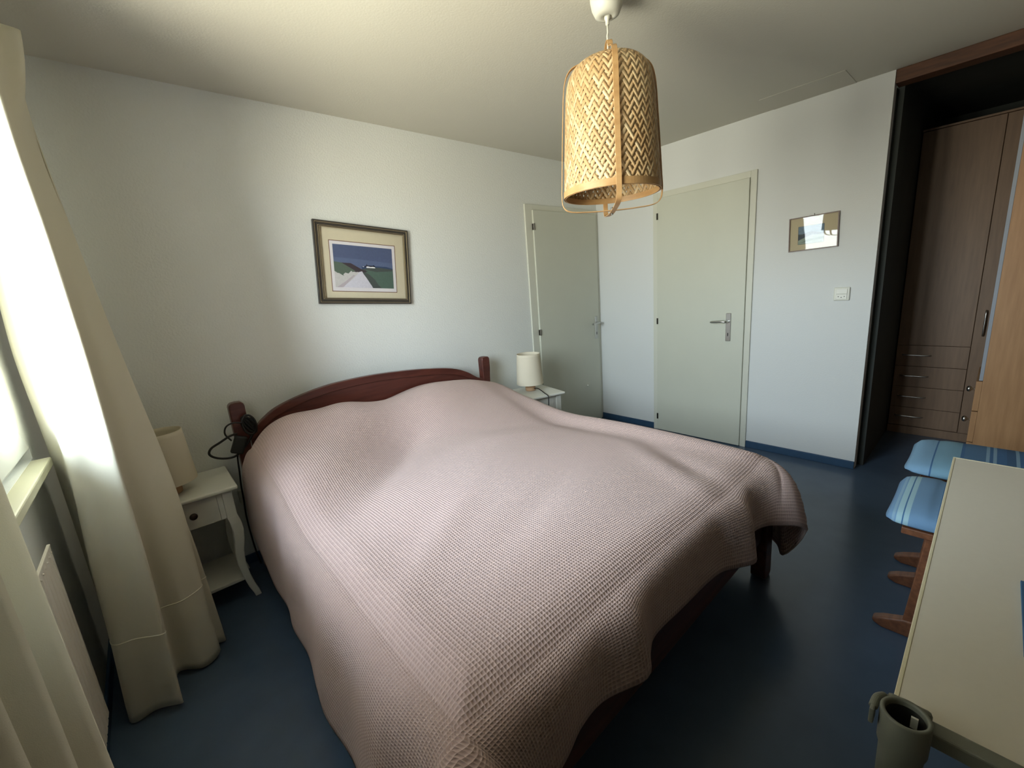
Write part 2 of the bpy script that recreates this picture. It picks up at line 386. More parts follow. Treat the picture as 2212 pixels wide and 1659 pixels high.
# ------------------------------------------------------------------ pictures
def picture_big():
    W2, H2 = .297, .2365
    t = thing('framed_picture', 'dark framed print of a white path through dunes above the bed', 'picture', (-2.365, 0, 1.612))
    t.rotation_euler = (0, radians(4.7), 0)
    fr = bmesh.new()
    frame_rect(fr, -W2, W2, -H2, H2, .010, 'y', -.022, -.002)
    frame_rect(fr, -W2+.010, W2-.010, -H2+.010, H2-.010, .018, 'y', -.017, -.002)
    frame_rect(fr, -W2+.028, W2-.028, -H2+.028, H2-.028, .006, 'y', -.020, -.002)
    fin('frame', fr, mat('dark_picture_frame', srgb(70, 66, 62), .4, noise=.3, nscale=20), t, bevel=.0015)
    g = bmesh.new()
    for w_, off in ((.0018, .009), (.0015, .027), (.002, .0335)):
        frame_rect(g, -W2+off, W2-off, -H2+off, H2-off, w_, 'y', -.0226, -.0160)
    fin('frame_line', g, mat('pale_gilt_line', srgb(176, 160, 128), .4, metal=.3), t)
    b = bmesh.new(); box(b, -W2+.03, W2-.03, -.008, -.003, -H2+.03, H2-.03)
    fin('mat_board', b, mat('cream_mat_board', srgb(214, 205, 180), .8, noise=.03, nscale=60), t)
    # print in local coordinates: crop corners of the zoomed picture mapped to the mat
    cols = {'paper': srgb(226, 222, 226), 'line': srgb(120, 84, 66), 'sky': srgb(88, 100, 134), 'sky2': srgb(98, 112, 146), 'green': srgb(96, 112, 100),
            'brown': srgb(72, 62, 70), 'dune': srgb(206, 204, 204), 'path': srgb(216, 214, 226), 'dark': srgb(80, 88, 86), 'green2': srgb(90, 112, 102),
            'white': srgb(240, 240, 244), 'roof': srgb(44, 48, 66), 'sea': srgb(58, 78, 112), 'shade': srgb(190, 180, 188)}
    keys = list(cols); mats = []
    for k in keys: mats.append(mat('print_'+k, cols[k], .55, noise=.10 if k not in ('paper', 'line', 'white') else 0, nscale=90))
    b = bmesh.new(); lay = [0]
    x0, x1, z0, z1 = -.213, .205, -.1635, .134     # red-brown line outer rectangle
    def poly(k, pts):
        lay[0] += 1; y = -.0082 - lay[0]*.00012
        f = b.faces.new([b.verts.new((p[0], y, p[1])) for p in pts]); f.material_index = keys.index(k)
    def rect(k, a, bb, c, dd): poly(k, [(a, c), (bb, c), (bb, dd), (a, dd)])
    rect('line', x0, x1, z0, z1); rect('paper', x0+.004, x1-.004, z0+.004, z1-.004)
    px0, px1, pz0, pz1 = -.192, .182, -.138, .112
    def Q(u, v): return (px0+(px1-px0)*u, pz1-(pz1-pz0)*v)      # u right, v down, 0..1
    def pp(k, uv): poly(k, [Q(*q) for q in uv])
    pp('sky', [(0,0), (1,0), (1,.55), (0,.55)])
    pp('sky2', [(0,.30), (.45,.32), (1,.36), (1,.56), (0,.56)])
    pp('sea', [(.45,.48), (.7,.46), (.88,.46), (1,.50), (1,.60), (.45,.58)])
    pp('dark', [(.42,.56), (.60,.50), (.75,.49), (.88,.505), (1,.52), (1,.75), (.5,.7)])
    pp('green2', [(.52,.56), (.7,.60), (1,.56), (1,1), (.72,1), (.62,.85), (.5,.66)])
    pp('dark', [(.47,.60), (.56,.66), (.66,.78), (.72,.92), (.78,1), (.62,1), (.56,.86), (.46,.68)])
    pp('brown', [(.10,.42), (.27,.42), (.36,.49), (.46,.56), (.55,.60), (.45,.64), (.30,.62), (.18,.52)])
    pp('green', [(0,.40), (.12,.42), (.22,.50), (.34,.60), (.20,.70), (.08,.72), (0,.66)])
    pp('dune', [(0,.62), (.05,.67), (.09,.66), (.12,.72), (.17,.65), (.22,.67), (.27,.60), (.30,.64), (.38,.62), (.42,.64), (.40,.72), (.22,.9), (.15,1), (0,1)])
    pp('green', [(.02,.60), (.11,.64), (.15,.73), (.11,.70), (.06,.66)])
    pp('path', [(.40,.62), (.45,.60), (.47,.66), (.52,.76), (.58,.90), (.63,1), (.10,1), (.25,.84), (.34,.72)])
    pp('shade', [(.30,.70), (.33,.71), (.22,.86), (.12,1), (.02,1), (.18,.84)])
    pp('roof', [(.50,.47), (.53,.45), (.535,.41), (.55,.45), (.64,.45), (.66,.43), (.68,.47), (.69,.50), (.50,.50)])
    pp('white', [(.525,.485), (.55,.472), (.60,.485), (.645,.478), (.68,.49), (.68,.51), (.53,.51)])
    pp('white', [(.465,.48), (.49,.487), (.485,.495), (.468,.492)])
    pp('dark', [(.58,.80), (.63,.86), (.68,.98), (.72,1), (.62,1), (.585,.9)])
    o = fin('print', b, mats, t, recalc=False)
    for p in o.data.polygons: pass
    b = bmesh.new()
    for k in range(9):
        a = -.170+k*.007
        prism(b, [(a, -.1495), (a+.0045, -.1485+.001*(k % 2)), (a+.0045, -.1478+.001*(k % 2)), (a, -.1488)], 'y', -.0102, -.0107)
    fin('signature', b, mat('pencil_grey', srgb(130, 126, 134), .8), t)
    b = bmesh.new(); box(b, -W2+.034, W2-.034, -.0135, -.0115, -H2+.034, H2-.034); fin('glass', b, M['aglass'], t)
    t.location.y = -.001
picture_big()
def picture_small():
    t = thing('framed_picture', 'small thin framed sea view under glass on the right wall', 'picture', (-.0008, -1.777, 1.6095))
    t.rotation_euler = (radians(-1.5), 0, 0)
    W2, H2 = .1395, .110
    b = bmesh.new(); frame_rect(b, -W2, W2, -H2, H2, .006, 'x', -.016, -.001)
    fin('frame', b, mat('thin_brown_frame', srgb(96, 68, 52), .4), t)
    b = bmesh.new(); box(b, -.006, -.001, -W2+.004, W2-.004, -H2+.004, H2-.004)
    fin('mat_board', b, mat('tan_mat_board', srgb(188, 176, 146), .85), t)
    cols = [srgb(112, 134, 150), srgb(72, 82, 90), srgb(150, 164, 150), srgb(120, 136, 124), srgb(86, 92, 92), srgb(98, 84, 60)]
    ms = [mat('seaview_paint', c, .8, noise=.25, nscale=70) for c in cols]
    b = bmesh.new(); lay = [0]
    def P(mi, pts):
        lay[0] += 1; x = -.0062-lay[0]*.00012
        f = b.faces.new([b.verts.new((x, .085-.145*u-.0, .048-.115*v)) for u, v in pts]); f.material_index = mi
    P(5, [(-.01,-.012), (1.01,-.012), (1.01,1.012), (-.01,1.012)])
    P(0, [(0,0), (1,0), (1,.5), (0,.5)]); P(4, [(0,.42), (.25,.44), (.6,.40), (1,.48), (1,.7), (0,.75)])
    P(1, [(.2,.42), (.42,.34), (.62,.36), (1,.50), (1,.56), (.5,.52), (.2,.54)])
    P(2, [(0,.78), (.3,.62), (.55,.52), (1,.56), (1,1), (0,1)]); P(3, [(.1,.92), (.4,.74), (1,.70), (1,.8), (.4,.86)])
    P(1, [(0,.5), (.3,.56), (.25,.64), (0,.74)])
    fin('print', b, ms, t, recalc=False)
    b = bmesh.new(); box(b, -.0125, -.0105, -W2+.006, W2-.006, -H2+.006, H2-.006); fin('glass', b, M['glass'], t)
    bm_ = bmesh.new(); tube(bm_, [(-.001, -.002, H2+.001), (-.006, -.002, H2+.012)], .0015, 6); fin('nail', bm_, M['hinge'], t)
picture_small()

# ------------------------------------------------------------------ bed
BX0, BX1 = -3.205, -1.58       # post centres
bed = thing('double_bed', 'mahogany double bed with arched headboard under the pink coverlet', 'bed', (0, 0, 0))
def post(x, ztop, y=-.095, out=-1):
    bm = bmesh.new()
    side = [(.034, 0), (.034, .56), (.032, .64), (.026, .70), (.030, .76), (.036, .82), (.036, ztop-.024), (.033, ztop-.010), (.022, ztop-.002), (0, ztop), (-.022, ztop-.002), (-.033, ztop-.010), (-.036, ztop-.024), (-.036, .82), (-.034, .6), (-.034, 0)]
    side = [(x+u, z) for u, z in side]
    prism(bm, side, 'y', y-.028, y+.028)
    return fin('bed_post', bm, M['mahog'], bed, bevel=.007, seg=3)
post(BX0, .942); post(BX1, .915)
# arch of the headboard
arch = [(-3.172, .775), (-3.14, .790), (-3.10, .825), (-3.03, .868), (-2.915, .904), (-2.78, .930), (-2.65, .941), (-2.48, .943), (-2.32, .935), (-2.16, .921), (-2.012, .902), (-1.90, .882), (-1.82, .858), (-1.745, .822), (-1.70, .792), (-1.66, .768), (-1.613, .755)]
ar = cat_rom([(a, 0, b) for a, b in arch], 4)
def arch_bar(name, off0, off1, y0, y1):
    bm = bmesh.new(); n = len(ar); prev = None; off1b = off1
    for i, p in enumerate(ar):
        u = i/(n-1)
        w0, w1 = off0, off1
        ring = [bm.verts.new((p.x, y0, p.z-w0)), bm.verts.new((p.x, y1, p.z-w0)), bm.verts.new((p.x, y1, p.z-w1)), bm.verts.new((p.x, y0, p.z-w1))]
        if prev:
            for k in range(4): bm.faces.new((prev[k], prev[(k+1)%4], ring[(k+1)%4], ring[k]))
        else: bm.faces.new(ring)
        prev = ring
    bm.faces.new(prev[::-1])
    return fin(name, bm, M['mahog'], bed, bevel=.004, smooth=False)
arch_bar('headboard_rail', 0, .045, -.118, -.078)
bm = bmesh.new(); n = len(ar); prev = None
for p in ar:
    ring = [bm.verts.new((p.x, -.108, p.z-.044)), bm.verts.new((p.x, -.088, p.z-.044)), bm.verts.new((p.x, -.088, .46)), bm.verts.new((p.x, -.108, .46))]
    if prev:
        for k in range(4): bm.faces.new((prev[k], prev[(k+1)%4], ring[(k+1)%4], ring[k]))
    else: bm.faces.new(ring)
    prev = ring
bm.faces.new(prev[::-1]); fin('headboard_panel', bm, M['mahog'], bed)
for x in (-3.215, -1.575): boxo('side_rail', x-.014, x+.014, -2.015, -.125, .20, .38, M['mahog'], bed, bevel=.004)
boxo('foot_rail', -3.16, -1.60, -2.062, -2.034, .20, .40, M['mahog'], bed, bevel=.004)
for x in (-3.20, -1.553):
    bm = bmesh.new()
    prism(bm, [(x-.040, .012), (x-.026, 0), (x+.026, 0), (x+.040, .012), (x+.040, .12), (x+.036, .20), (x+.034, .44), (x-.034, .44), (x-.036, .20), (x-.040, .12)], 'y', -2.080, -2.018)
    fin('foot_post', bm, M['mahog'], bed, bevel=.005)
bm = bmesh.new(); box(bm, -3.17, -1.61, -2.00, -.13, .32, .555); fin('mattress', bm, M['mattress'], bed, bevel=.05, seg=4)

# ------------------------------------------------------------------ coverlet
def smooth01(t): t = max(0., min(1., t)); return t*t*(3-2*t)
def gauss(x, y, cx, cy, sx, sy, ang=0):
    dx, dy = x-cx, y-cy; c, s = cos(ang), sin(ang)
    u = (c*dx+s*dy)/sx; v = (-s*dx+c*dy)/sy
    return math.exp(-(u*u+v*v))
def sgauss(x, y, cx, cy, sx, sy, ang=0):
    dx, dy = x-cx, y-cy; c, s = cos(ang), sin(ang)
    u = abs((c*dx+s*dy)/sx); v = abs((-s*dx+c*dy)/sy)
    return math.exp(-(u**3.4+v**3.4))
IX0, IX1, IY0, IY1 = -3.20, -1.565, -2.045, -.134        # inner rectangle (top of the bed)
def top_z(x, y):
    z = .592
    z += .015*math.sin((x+3.2)*1.9)                       # soft crown
    z += .135*sgauss(x, y, -2.97, -.42, .54, .31, radians(43))
    z += .105*sgauss(x, y, -2.42, -.20, .84, .27)     # left pillow
    z += .030*gauss(x, y, -2.72, -.18, .12, .14) + .060*gauss(x, y, -3.08, -.22, .20, .18)
    z += .130*sgauss(x, y, -1.98, -.30, .46, .42, radians(-10))    # right pillow
    z += .020*gauss(x, y, -2.45, -1.15, .5, .35, .5)
    z -= .018*gauss(x, y, -2.68, -.78, .36, .07, radians(43))
    z += .040*gauss(x, y, -1.595, -1.20, .075, .80) + .018*gauss(x, y, -1.62, -1.75, .09, .35)     # duvet roll along the right edge
    z -= .018*gauss(x, y, -1.72, -1.10, .07, .62, radians(3))
    z -= .010*gauss(x, y, -2.05, -.85, .32, .06, radians(-22))
    z += .010*gauss(x, y, -2.15, -1.00, .30, .06, radians(-18))
    z -= .012*gauss(x, y, -1.84, -1.80, .05, .22, radians(-25))
    z += .012*gauss(x, y, -1.95, -1.78, .06, .25, radians(-25))
    z += .008*gauss(x, y, -2.9, -1.5, .30, .06, radians(35)) - .006*gauss(x, y, -2.6, -1.62, .35, .07, radians(20))
    z += .0035*math.sin(7*x+3*y) + .003*math.sin(9*y-4*x+1)
    # rounded shoulder near the edges
    ex = min(x-IX0, IX1-x); ey = y-IY0
    d = min(ex, ey)
    if d < .10: z -= .030*(1-max(0, d)/.10)**2
    if y > -.30:
        z -= .02*smooth01((y+.30)/.15)
    return z
# outer hem: control points (cloth coordinate s, position) for left side, foot, right side
OX0, OX1, OY0 = IX0-.46, IX1+.46, IY0-.26                 # cloth rectangle (flat size)
left_h = [(-.134, (-3.262, -.142, .30)), (-.22, (-3.268, -.24, .27)), (-.42, (-3.270, -.46, .22)), (-.62, (-3.276, -.68, .20)), (-.80, (-3.268, -.84, .185)), (-.97, (-3.285, -.985, .185)), (-1.15, (-3.280, -1.15, .175)),
          (-1.30, (-3.300, -1.30, .165)), (-1.45, (-3.312, -1.43, .165)), (-1.65, (-3.300, -1.62, .165)), (-1.85, (-3.325, -1.80, .155)), (-2.00, (-3.305, -1.97, .15)), (-2.10, (-3.33, -2.07, .16)), (-2.20, (-3.36, -2.16, .18)), (OY0, (-3.37, -2.25, .22))]
foot_h = [(OX0, (-3.37, -2.25, .22)), (-3.45, (-3.24, -2.235, .28)), (-3.25, (-3.14, -2.15, .33)), (-3.10, (-3.065, -2.125, .35)), (-3.00, (-2.995, -2.125, .385)), (-2.92, (-2.935, -2.12, .415)), (-2.80, (-2.84, -2.115, .405)), (-2.70, (-2.70, -2.145, .382)), (-2.65, (-2.655, -2.125, .412)),
          (-2.55, (-2.59, -2.105, .415)), (-2.40, (-2.42, -2.10, .395)), (-2.25, (-2.26, -2.10, .385)), (-2.14, (-2.13, -2.10, .360)), (-2.06, (-2.05, -2.125, .345)), (-1.96, (-1.955, -2.15, .330)), (-1.90, (-1.915, -2.125, .365)), (-1.82, (-1.865, -2.105, .390)), (-1.72, (-1.78, -2.125, .388)),
          (-1.55, (-1.72, -2.165, .380)), (-1.35, (-1.655, -2.205, .362)), (OX1, (-1.595, -2.225, .325))]
right_h = [(OY0, (-1.595, -2.225, .325)), (-2.24, (-1.575, -2.195, .24)), (-2.16, (-1.560, -2.135, .145)), (-2.05, (-1.485, -2.085, .15)), (-1.90, (-1.430, -1.95, .17)), (-1.70, (-1.450, -1.72, .17)), (-1.5, (-1.425, -1.5, .175)), (-1.3, (-1.45, -1.3, .175)), (-1.1, (-1.48, -1.1, .18)),
           (-.85, (-1.50, -.85, .19)), (-.6, (-1.51, -.6, .20)), (-.35, (-1.528, -.36, .22)), (-.134, (-1.53, -.142, .26))]
def hem_at(tab, s):
    tt = tab if tab[0][0] < tab[-1][0] else tab[::-1]
    s = max(tt[0][0], min(tt[-1][0], s))
    for i in range(len(tt)-1):
        if s <= tt[i+1][0]:
            u = (s-tt[i][0])/(tt[i+1][0]-tt[i][0]); P1 = Vector(tt[i][1]); P2 = Vector(tt[i+1][1])
            P0 = Vector(tt[i-1][1]) if i else P1*2-P2
            P3 = Vector(tt[i+2][1]) if i+2 < len(tt) else P2*2-P1
            return 0.5*((2*P1)+(P2-P0)*u+(2*P0-5*P1+4*P2-P3)*u*u+(3*P1-P0-3*P2+P3)*u**3)
    return Vector(tt[-1][1])
def cover_point(a, b):
    ia = max(IX0, min(IX1, a)); ib = max(IY0, min(IY1, b))
    dx = (IX0-OX0); dxr = OX1-IX1; dy = IY0-OY0
    tx = (IX0-a)/dx if a < IX0 else ((a-IX1)/dxr if a > IX1 else 0)
    ty = (IY0-b)/dy if b < IY0 else 0
    t = max(tx, ty)
    T = Vector((ia, ib, top_z(ia, ib)))
    if t <= 1e-6: return T
    # outer cloth point on the rectangle, same direction
    oa = ia+(a-ia)/t; ob = ib+(b-ib)/t
    if ty >= tx: Hm = hem_at(foot_h, oa)
    elif a < IX0: Hm = hem_at(left_h, ob)
    else: Hm = hem_at(right_h, ob)
    out = Vector((Hm.x-T.x, Hm.y-T.y, 0))
    kx, ky = tx/t, ty/t                                  # keep the start tangent mostly outward
    out = Vector((out.x*(.3+.7*kx), (out.y if ty == 0 else -abs(out.y))*(.3+.7*ky), 0))
    L = max(.05, min(.14, out.length)); out = out.normalized() if out.length > 1e-6 else Vector((0,-1,0))
    C1 = T + out*(L*.85) + Vector((0, 0, -.014))
    C2 = Vector((T.x+(Hm.x-T.x)*.82, T.y+(Hm.y-T.y)*.82, T.z-(T.z-Hm.z)*.38))
    s = 1-t
    return T*s**3 + C1*3*s*s*t + C2*3*s*t*t + Hm*t**3
NX, NY = 232, 196
bm = bmesh.new(); uvl = bm.loops.layers.uv.new('UVMap'); grid = []; uvs = {}
# spacing: denser in the drops
def axis_vals(o0, i0, i1, o1, nd, nt_):
    v = [o0+(i0-o0)*k/nd for k in range(nd)] + [i0+(i1-i0)*k/nt_ for k in range(nt_)]
    v += [i1+(o1-i1)*k/nd for k in range(nd+1)] if o1 > i1 else [i1]
    return v
AX = axis_vals(OX0, IX0, IX1, OX1, 34, 128)
AY = [OY0+(IY0-OY0)*k/26 for k in range(26)] + [IY0+(IY1-IY0)*k/150 for k in range(151)]
for b in AY:
    row = []
    for a in AX:
        v = bm.verts.new(cover_point(a, b)); row.append(v); uvs[v] = (a, b)
    grid.append(row)
bm.verts.index_update()
for j in range(len(AY)-1):
    for i in range(len(AX)-1):
        f = bm.faces.new((grid[j][i], grid[j][i+1], grid[j+1][i+1], grid[j+1][i]))
        for lp in f.loops: lp[uvl].uv = uvs[lp.vert]
cov = fin('coverlet', bm, M['waffle'], None, smooth=True, recalc=False)
tag(cov, 'dusty pink waffle weave coverlet spread over the double bed', 'coverlet')
sd = cov.modifiers.new('thick', 'SOLIDIFY'); sd.thickness = .006; sd.offset = 1
# flat woven border along the hem
bm = bmesh.new()
path = []
for s in [(-.134+(OY0+.134)*k/90) for k in range(91)]: path.append(hem_at(left_h, s))
for s in [(OX0+(OX1-OX0)*k/130) for k in range(1, 131)]: path.append(hem_at(foot_h, s))
for s in [(OY0+(-.134-OY0)*k/90) for k in range(1, 91)]: path.append(hem_at(right_h, s))
tube(bm, [p+Vector((0, 0, .002)) for p in path], .0042, 6)
fin('hem', bm, mat('coverlet_hem', srgb(206, 182, 170), .9), cov, smooth=True)

# ------------------------------------------------------------------ nightstands
def leg_profile(flip):
    """cabriole: plan offset outward as a function of height (0..1 from the floor)"""
    return None
def make_nightstand(label):
    W, D, HT = .37, .365, .60
    t = thing('nightstand', label, 'nightstand', group='white nightstands beside the bed')
    bm = bmesh.new()
    box(bm, -W/2, W/2, -D/2, D/2, HT-.018, HT)
    fin('tabletop', bm, M['white'], t, bevel=.007, seg=3)
    bx, by = W/2-.025, D/2-.020
    def cab_leg(sx, sy):
        bm = bmesh.new(); zs = [0, .02, .06, .12, .19, .26, .32, .37, .41, .45, .582]
        offs = [.030, .026, .014, .002, -.006, -.004, .006, .011, .008, 0, 0]; wid = [.026, .027, .029, .031, .033, .037, .042, .044, .044, .042, .042]
        prev = None
        for z, o_, w_ in zip(zs, offs, wid):
            cx, cy = sx*(bx-.021+o_), sy*(by-.026 + o_*.3)
            h = w_/2
            r = [bm.verts.new((cx+a*h, cy+b_*h, z)) for a, b_ in ((-1,-1), (1,-1), (1,1), (-1,1))]
            if prev:
                for k in range(4): bm.faces.new((prev[k], prev[(k+1)%4], r[(k+1)%4], r[k]))
            else: bm.faces.new(r[::-1])
            prev = r
        bm.faces.new(prev)
        fin('leg', bm, M['white'], t, bevel=.003)
    for sx in (-1, 1):
        for sy in (-1, 1): cab_leg(sx, sy)
    # aprons
    z0, z1 = HT-.155, HT-.018
    for sx in (-1, 1):
        bm = bmesh.new(); x = sx*(bx-.021)
        box(bm, x-.009, x+.009, -by+.040, by-.040, z0, z1); fin('side_panel', bm, M['white'], t)
    boxo('back_panel', -bx+.040, bx-.040, by-.030, by-.014, z0, z1, M['white'], t)
    bm = bmesh.new()
    box(bm, -bx+.040, -bx+.062, -by+.012, -by+.026, z0, z1); fin('front_stile', bm, M['white'], t)
    bm = bmesh.new(); box(bm, bx-.062, bx-.040, -by+.012, -by+.026, z0, z1); fin('front_stile', bm, M['white'], t)
    dr = boxo('drawer', -bx+.064, bx-.064, -by+.009, -by+.027, z0+.001, z1-.003, M['white'], t, bevel=.002)
    boxo('shelf', -bx+.014, bx-.014, -by+.012, by-.012, .105, .121, M['white'], t, bevel=.003)
    bm = bmesh.new(); lathe(bm, [(.006, 0), (.006, .010), (.014, .014), (.016, .020), (.013, .026), (.004, .029)], 20, cap1=True)
    k = fin('knob', bm, M['knob'], dr, smooth=True)
    k.matrix_local = Matrix.Translation((0, -by+.009, (z0+z1)/2)) @ Matrix.Rotation(radians(90), 4, 'X')
    return t
ns = make_nightstand('white one-drawer nightstand in the left corner behind the curtain')
ns.location = (-3.486, -.188, 0)
ns2 = copy_tree(ns); ns2['label'] = 'white one-drawer nightstand on the door side, mostly hidden by the bed'
ns2.location = (-1.285, -.300, 0); ns2.rotation_euler = (0, 0, radians(-14))

# ------------------------------------------------------------------ bedside lamps
def make_lamp(label):
    t = thing('table_lamp', label, 'lamp', group='linen table lamps on the nightstands')
    bm = bmesh.new(); lathe(bm, [(.036, 0), (.040, .004), (.040, .034), (.036, .038), (.010, .040), (.010, .11), (.017, .112), (.017, .165), (.010, .168)], 32, cap0=True, cap1=True)
    fin('base', bm, M['wood'], t, smooth=False, bevel=.001)
    bm = bmesh.new()
    lathe(bm, [(.106, .056), (.1045, .076), (.092, .276), (.0905, .296), (.0885, .296), (.090, .276), (.1025, .076), (.104, .056), (.106, .056)], 48)
    fin('lampshade', bm, M['shade'], t, smooth=True)
    bm = bmesh.new()
    for k in range(3):
        a = 2*pi*k/3+.4; tube(bm, [(0.015*cos(a), .015*sin(a), .165), (.089*cos(a), .089*sin(a), .276)], .0012, 6)
    fin('shade_spider', bm, M['metal'], t)
    bm = bmesh.new(); lathe(bm, [(.011, .168), (.014, .18), (.024, .205), (.022, .225), (.010, .238)], 24, cap1=True)
    fin('light_bulb', bm, M['plasw'], t, smooth=True)
    return t
lp = make_lamp('table lamp with linen shade, partly behind the curtain on the left nightstand'); lp.location = (-3.535, -.215, .6003)
lp2 = copy_tree(lp); lp2['label'] = 'table lamp with linen shade on the nightstand near the doors'; lp2.location = (-1.262, -.255, .6003); lp2.rotation_euler = (0, 0, 1.0)
bm = bmesh.new()
tube(bm, cat_rom([(-1.257, -.293, .618), (-1.250, -.320, .622), (-1.258, -.370, .612), (-1.285, -.430, .606), (-1.310, -.480, .606), (-1.320, -.505, .597), (-1.325, -.510, .575), (-1.326, -.508, .53)], 8), .0035, 8)
o = fin('cord', bm, M['black'], lp2, smooth=True)
o.data.transform((Matrix.Translation(lp2.location) @ Matrix.Rotation(1.0, 4, 'Z')).inverted())

# ------------------------------------------------------------------ cables on the bed post
t = thing('cable_bundle', 'black coiled cable with plug adapter hung on the left bed post', 'cable', (-3.205, -.13, .74))
def cab(pts, r=.0055): 
    bm = bmesh.new(); tube(bm, cat_rom([Vector(p)-t.location for p in pts], 8), r, 8); return bm
fin('cable', cab([(-3.19, -.130, .82), (-3.165, -.133, .850), (-3.150, -.130, .82), (-3.165, -.130, .76), (-3.215, -.140, .705), (-3.265, -.15, .675), (-3.325, -.15, .685), (-3.362, -.15, .715), (-3.352, -.15, .745), (-3.31, -.15, .765), (-3.265, -.15, .785), (-3.23, -.152, .79)]), M['black'], t, smooth=True)
fin('cable', cab([(-3.262, -.15, .76), (-3.282, -.150, .80), (-3.272, -.15, .835), (-3.24, -.15, .848), (-3.20, -.16, .84)], .004), M['black'], t, smooth=True)
for k in range(6):
    rr = .024+.0036*k
    pts = [(-3.172+rr*.72*cos(a+k), -.131-.0042*k, .822+rr*1.25*sin(a+k*.4)) for a in [2*pi*i/10 for i in range(11)]]
    fin('cable_loop', cab(pts, .0052), M['black'], t, smooth=True)
fin('cable', cab([(-3.236, -.134, .72), (-3.250, -.124, .66), (-3.256, -.118, .58), (-3.262, -.11, .50), (-3.264, -.10, .42), (-3.268, -.08, .30), (-3.262, -.07, .12), (-3.25, -.06, .006)], .004), M['black'], t, smooth=True)
bm = bmesh.new(); box(bm, -.028, .028, -.030, .0, -.045, .045)
bmesh.ops.rotate(bm, verts=bm.verts, cent=(0,0,0), matrix=Matrix.Rotation(radians(24), 3, 'Y')); bmesh.ops.translate(bm, verts=bm.verts, vec=(-.030, -.005, -.01))
fin('adapter', bm, mat('black_plug', srgb(32, 34, 34), .6), t, bevel=.006)

# ------------------------------------------------------------------ curtains
ZL = [0.02, .12, .33, .6, .95, 1.3, 1.65, 1.95, 2.12, 2.29]
def lerp_tab(tab, z):
    tab = sorted(tab)
    if z <= tab[0][0]: return Vector(tab[0][1:])
    for a, b in zip(tab, tab[1:]):
        if z <= b[0]:
            u = (z-a[0])/(b[0]-a[0]); u = u
            return Vector(a[1:])*(1-u)+Vector(b[1:])*u
    return Vector(tab[-1][1:])
def build_curtain(name, label, edges, n_between=7, dz=.03, hem=.33, wav=0.0, group='cream curtains at the window'):
    zs = []; z = .02
    while z < 2.29: zs.append(z); z += dz
    zs.append(2.29)
    bm = bmesh.new(); rows = []
    for z in zs:
        pl_ = []
        for k, tab in enumerate(edges):
            p = Vector((0, 0)); wsum = 0
            for dzz, w_ in ((-.12, 1), (-.06, 2), (0, 3), (.06, 2), (.12, 1)):      # soften the kinks between levels
                p += lerp_tab(tab, min(2.29, max(.02, z+dzz)))*w_; wsum += w_
            p /= wsum
            pl_.append((p.x, p.y, z))
        crv = cat_rom(pl_, n_between)
        rows.append([bm.verts.new((p.x, p.y, z - (.0 if z > .05 else .012*math.sin(i*.35)))) for i, p in enumerate(crv)])
    for a, b in zip(rows, rows[1:]):
        for i in range(len(a)-1): bm.faces.new((a[i], a[i+1], b[i+1], b[i]))
    pth1 = [v.co.copy() for v in min(rows, key=lambda r: abs(r[0].co.z-hem))]
    pth2 = [v.co.copy() for v in min(rows, key=lambda r: abs(r[0].co.z-.14))]
    c = fin(name, bm, M['curtain'], None, smooth=True, recalc=False)
    tag(c, label, 'curtain', group)
    sd = c.modifiers.new('thick', 'SOLIDIFY'); sd.thickness = .0025; sd.offset = 0
    bm = bmesh.new(); tube(bm, pth2, .0012, 6)
    fin('hem_seam', bm, M['curtain'], c, smooth=True)
    bm = bmesh.new(); tube(bm, pth1, .0026, 6)
    fin('hem_seam', bm, M['hemst'], c, smooth=True)
    return c
V0 = [(.02, -3.835, -.40), (1.0, -3.838, -.38), (2.29, -3.72, -.33)]
E0 = [(.02, -3.822, -.50), (.6, -3.812, -.50), (.95, -3.826, -.455), (1.32, -3.838, -.45), (2.29, -3.78, -.44)]
V1 = [(.02, -3.79, -.60), (.9, -3.79, -.55), (1.6, -3.77, -.53), (2.29, -3.72, -.50)]
E1 = [(.02, -3.808, -.77), (.34, -3.788, -.76), (.62, -3.779, -.75), (.93, -3.754, -.73), (1.13, -3.762, -.72), (1.325, -3.758, -.71), (1.67, -3.745, -.70), (2.29, -3.725, -.68)]
M12 = [(.02, -3.738, -.802), (.6, -3.712, -.79), (.95, -3.70, -.785), (1.3, -3.700, -.765), (1.7, -3.696, -.75), (2.29, -3.69, -.69)]
E2 = [(.02, -3.660, -.84), (.556, -3.640, -.84), (.924, -3.639, -.84), (1.289, -3.637, -.82), (1.686, -3.643, -.80), (1.868, -3.654, -.77), (2.04, -3.656, -.74), (2.29, -3.655, -.70)]
V2a = [(.02, -3.672, -.75), (.9, -3.668, -.74), (1.3, -3.668, -.71), (1.7, -3.672, -.66), (1.95, -3.675, -.61), (2.29, -3.64, -.58)]
V2 = [(.02, -3.656, -.67), (.9, -3.664, -.66), (1.5, -3.665, -.60), (1.92, -3.666, -.565), (2.07, -3.632, -.55), (2.2, -3.594, -.55), (2.29, -3.585, -.55)]
M24 = [(.02, -3.585, -.69), (.6, -3.592, -.66), (1.2, -3.610, -.59), (1.7, -3.635, -.52), (2.0, -3.645, -.48), (2.29, -3.62, -.48)]
E4 = [(.02, -3.520, -.66), (.33, -3.524, -.63), (.64, -3.515, -.595), (.88, -3.530, -.55), (1.2, -3.562, -.52), (1.5, -3.590, -.475), (2.0, -3.63, -.405), (2.29, -3.63, -.40)]
V4 = [(.02, -3.522, -.605), (.6, -3.530, -.56), (1.2, -3.580, -.50), (2.29, -3.645, -.39)]
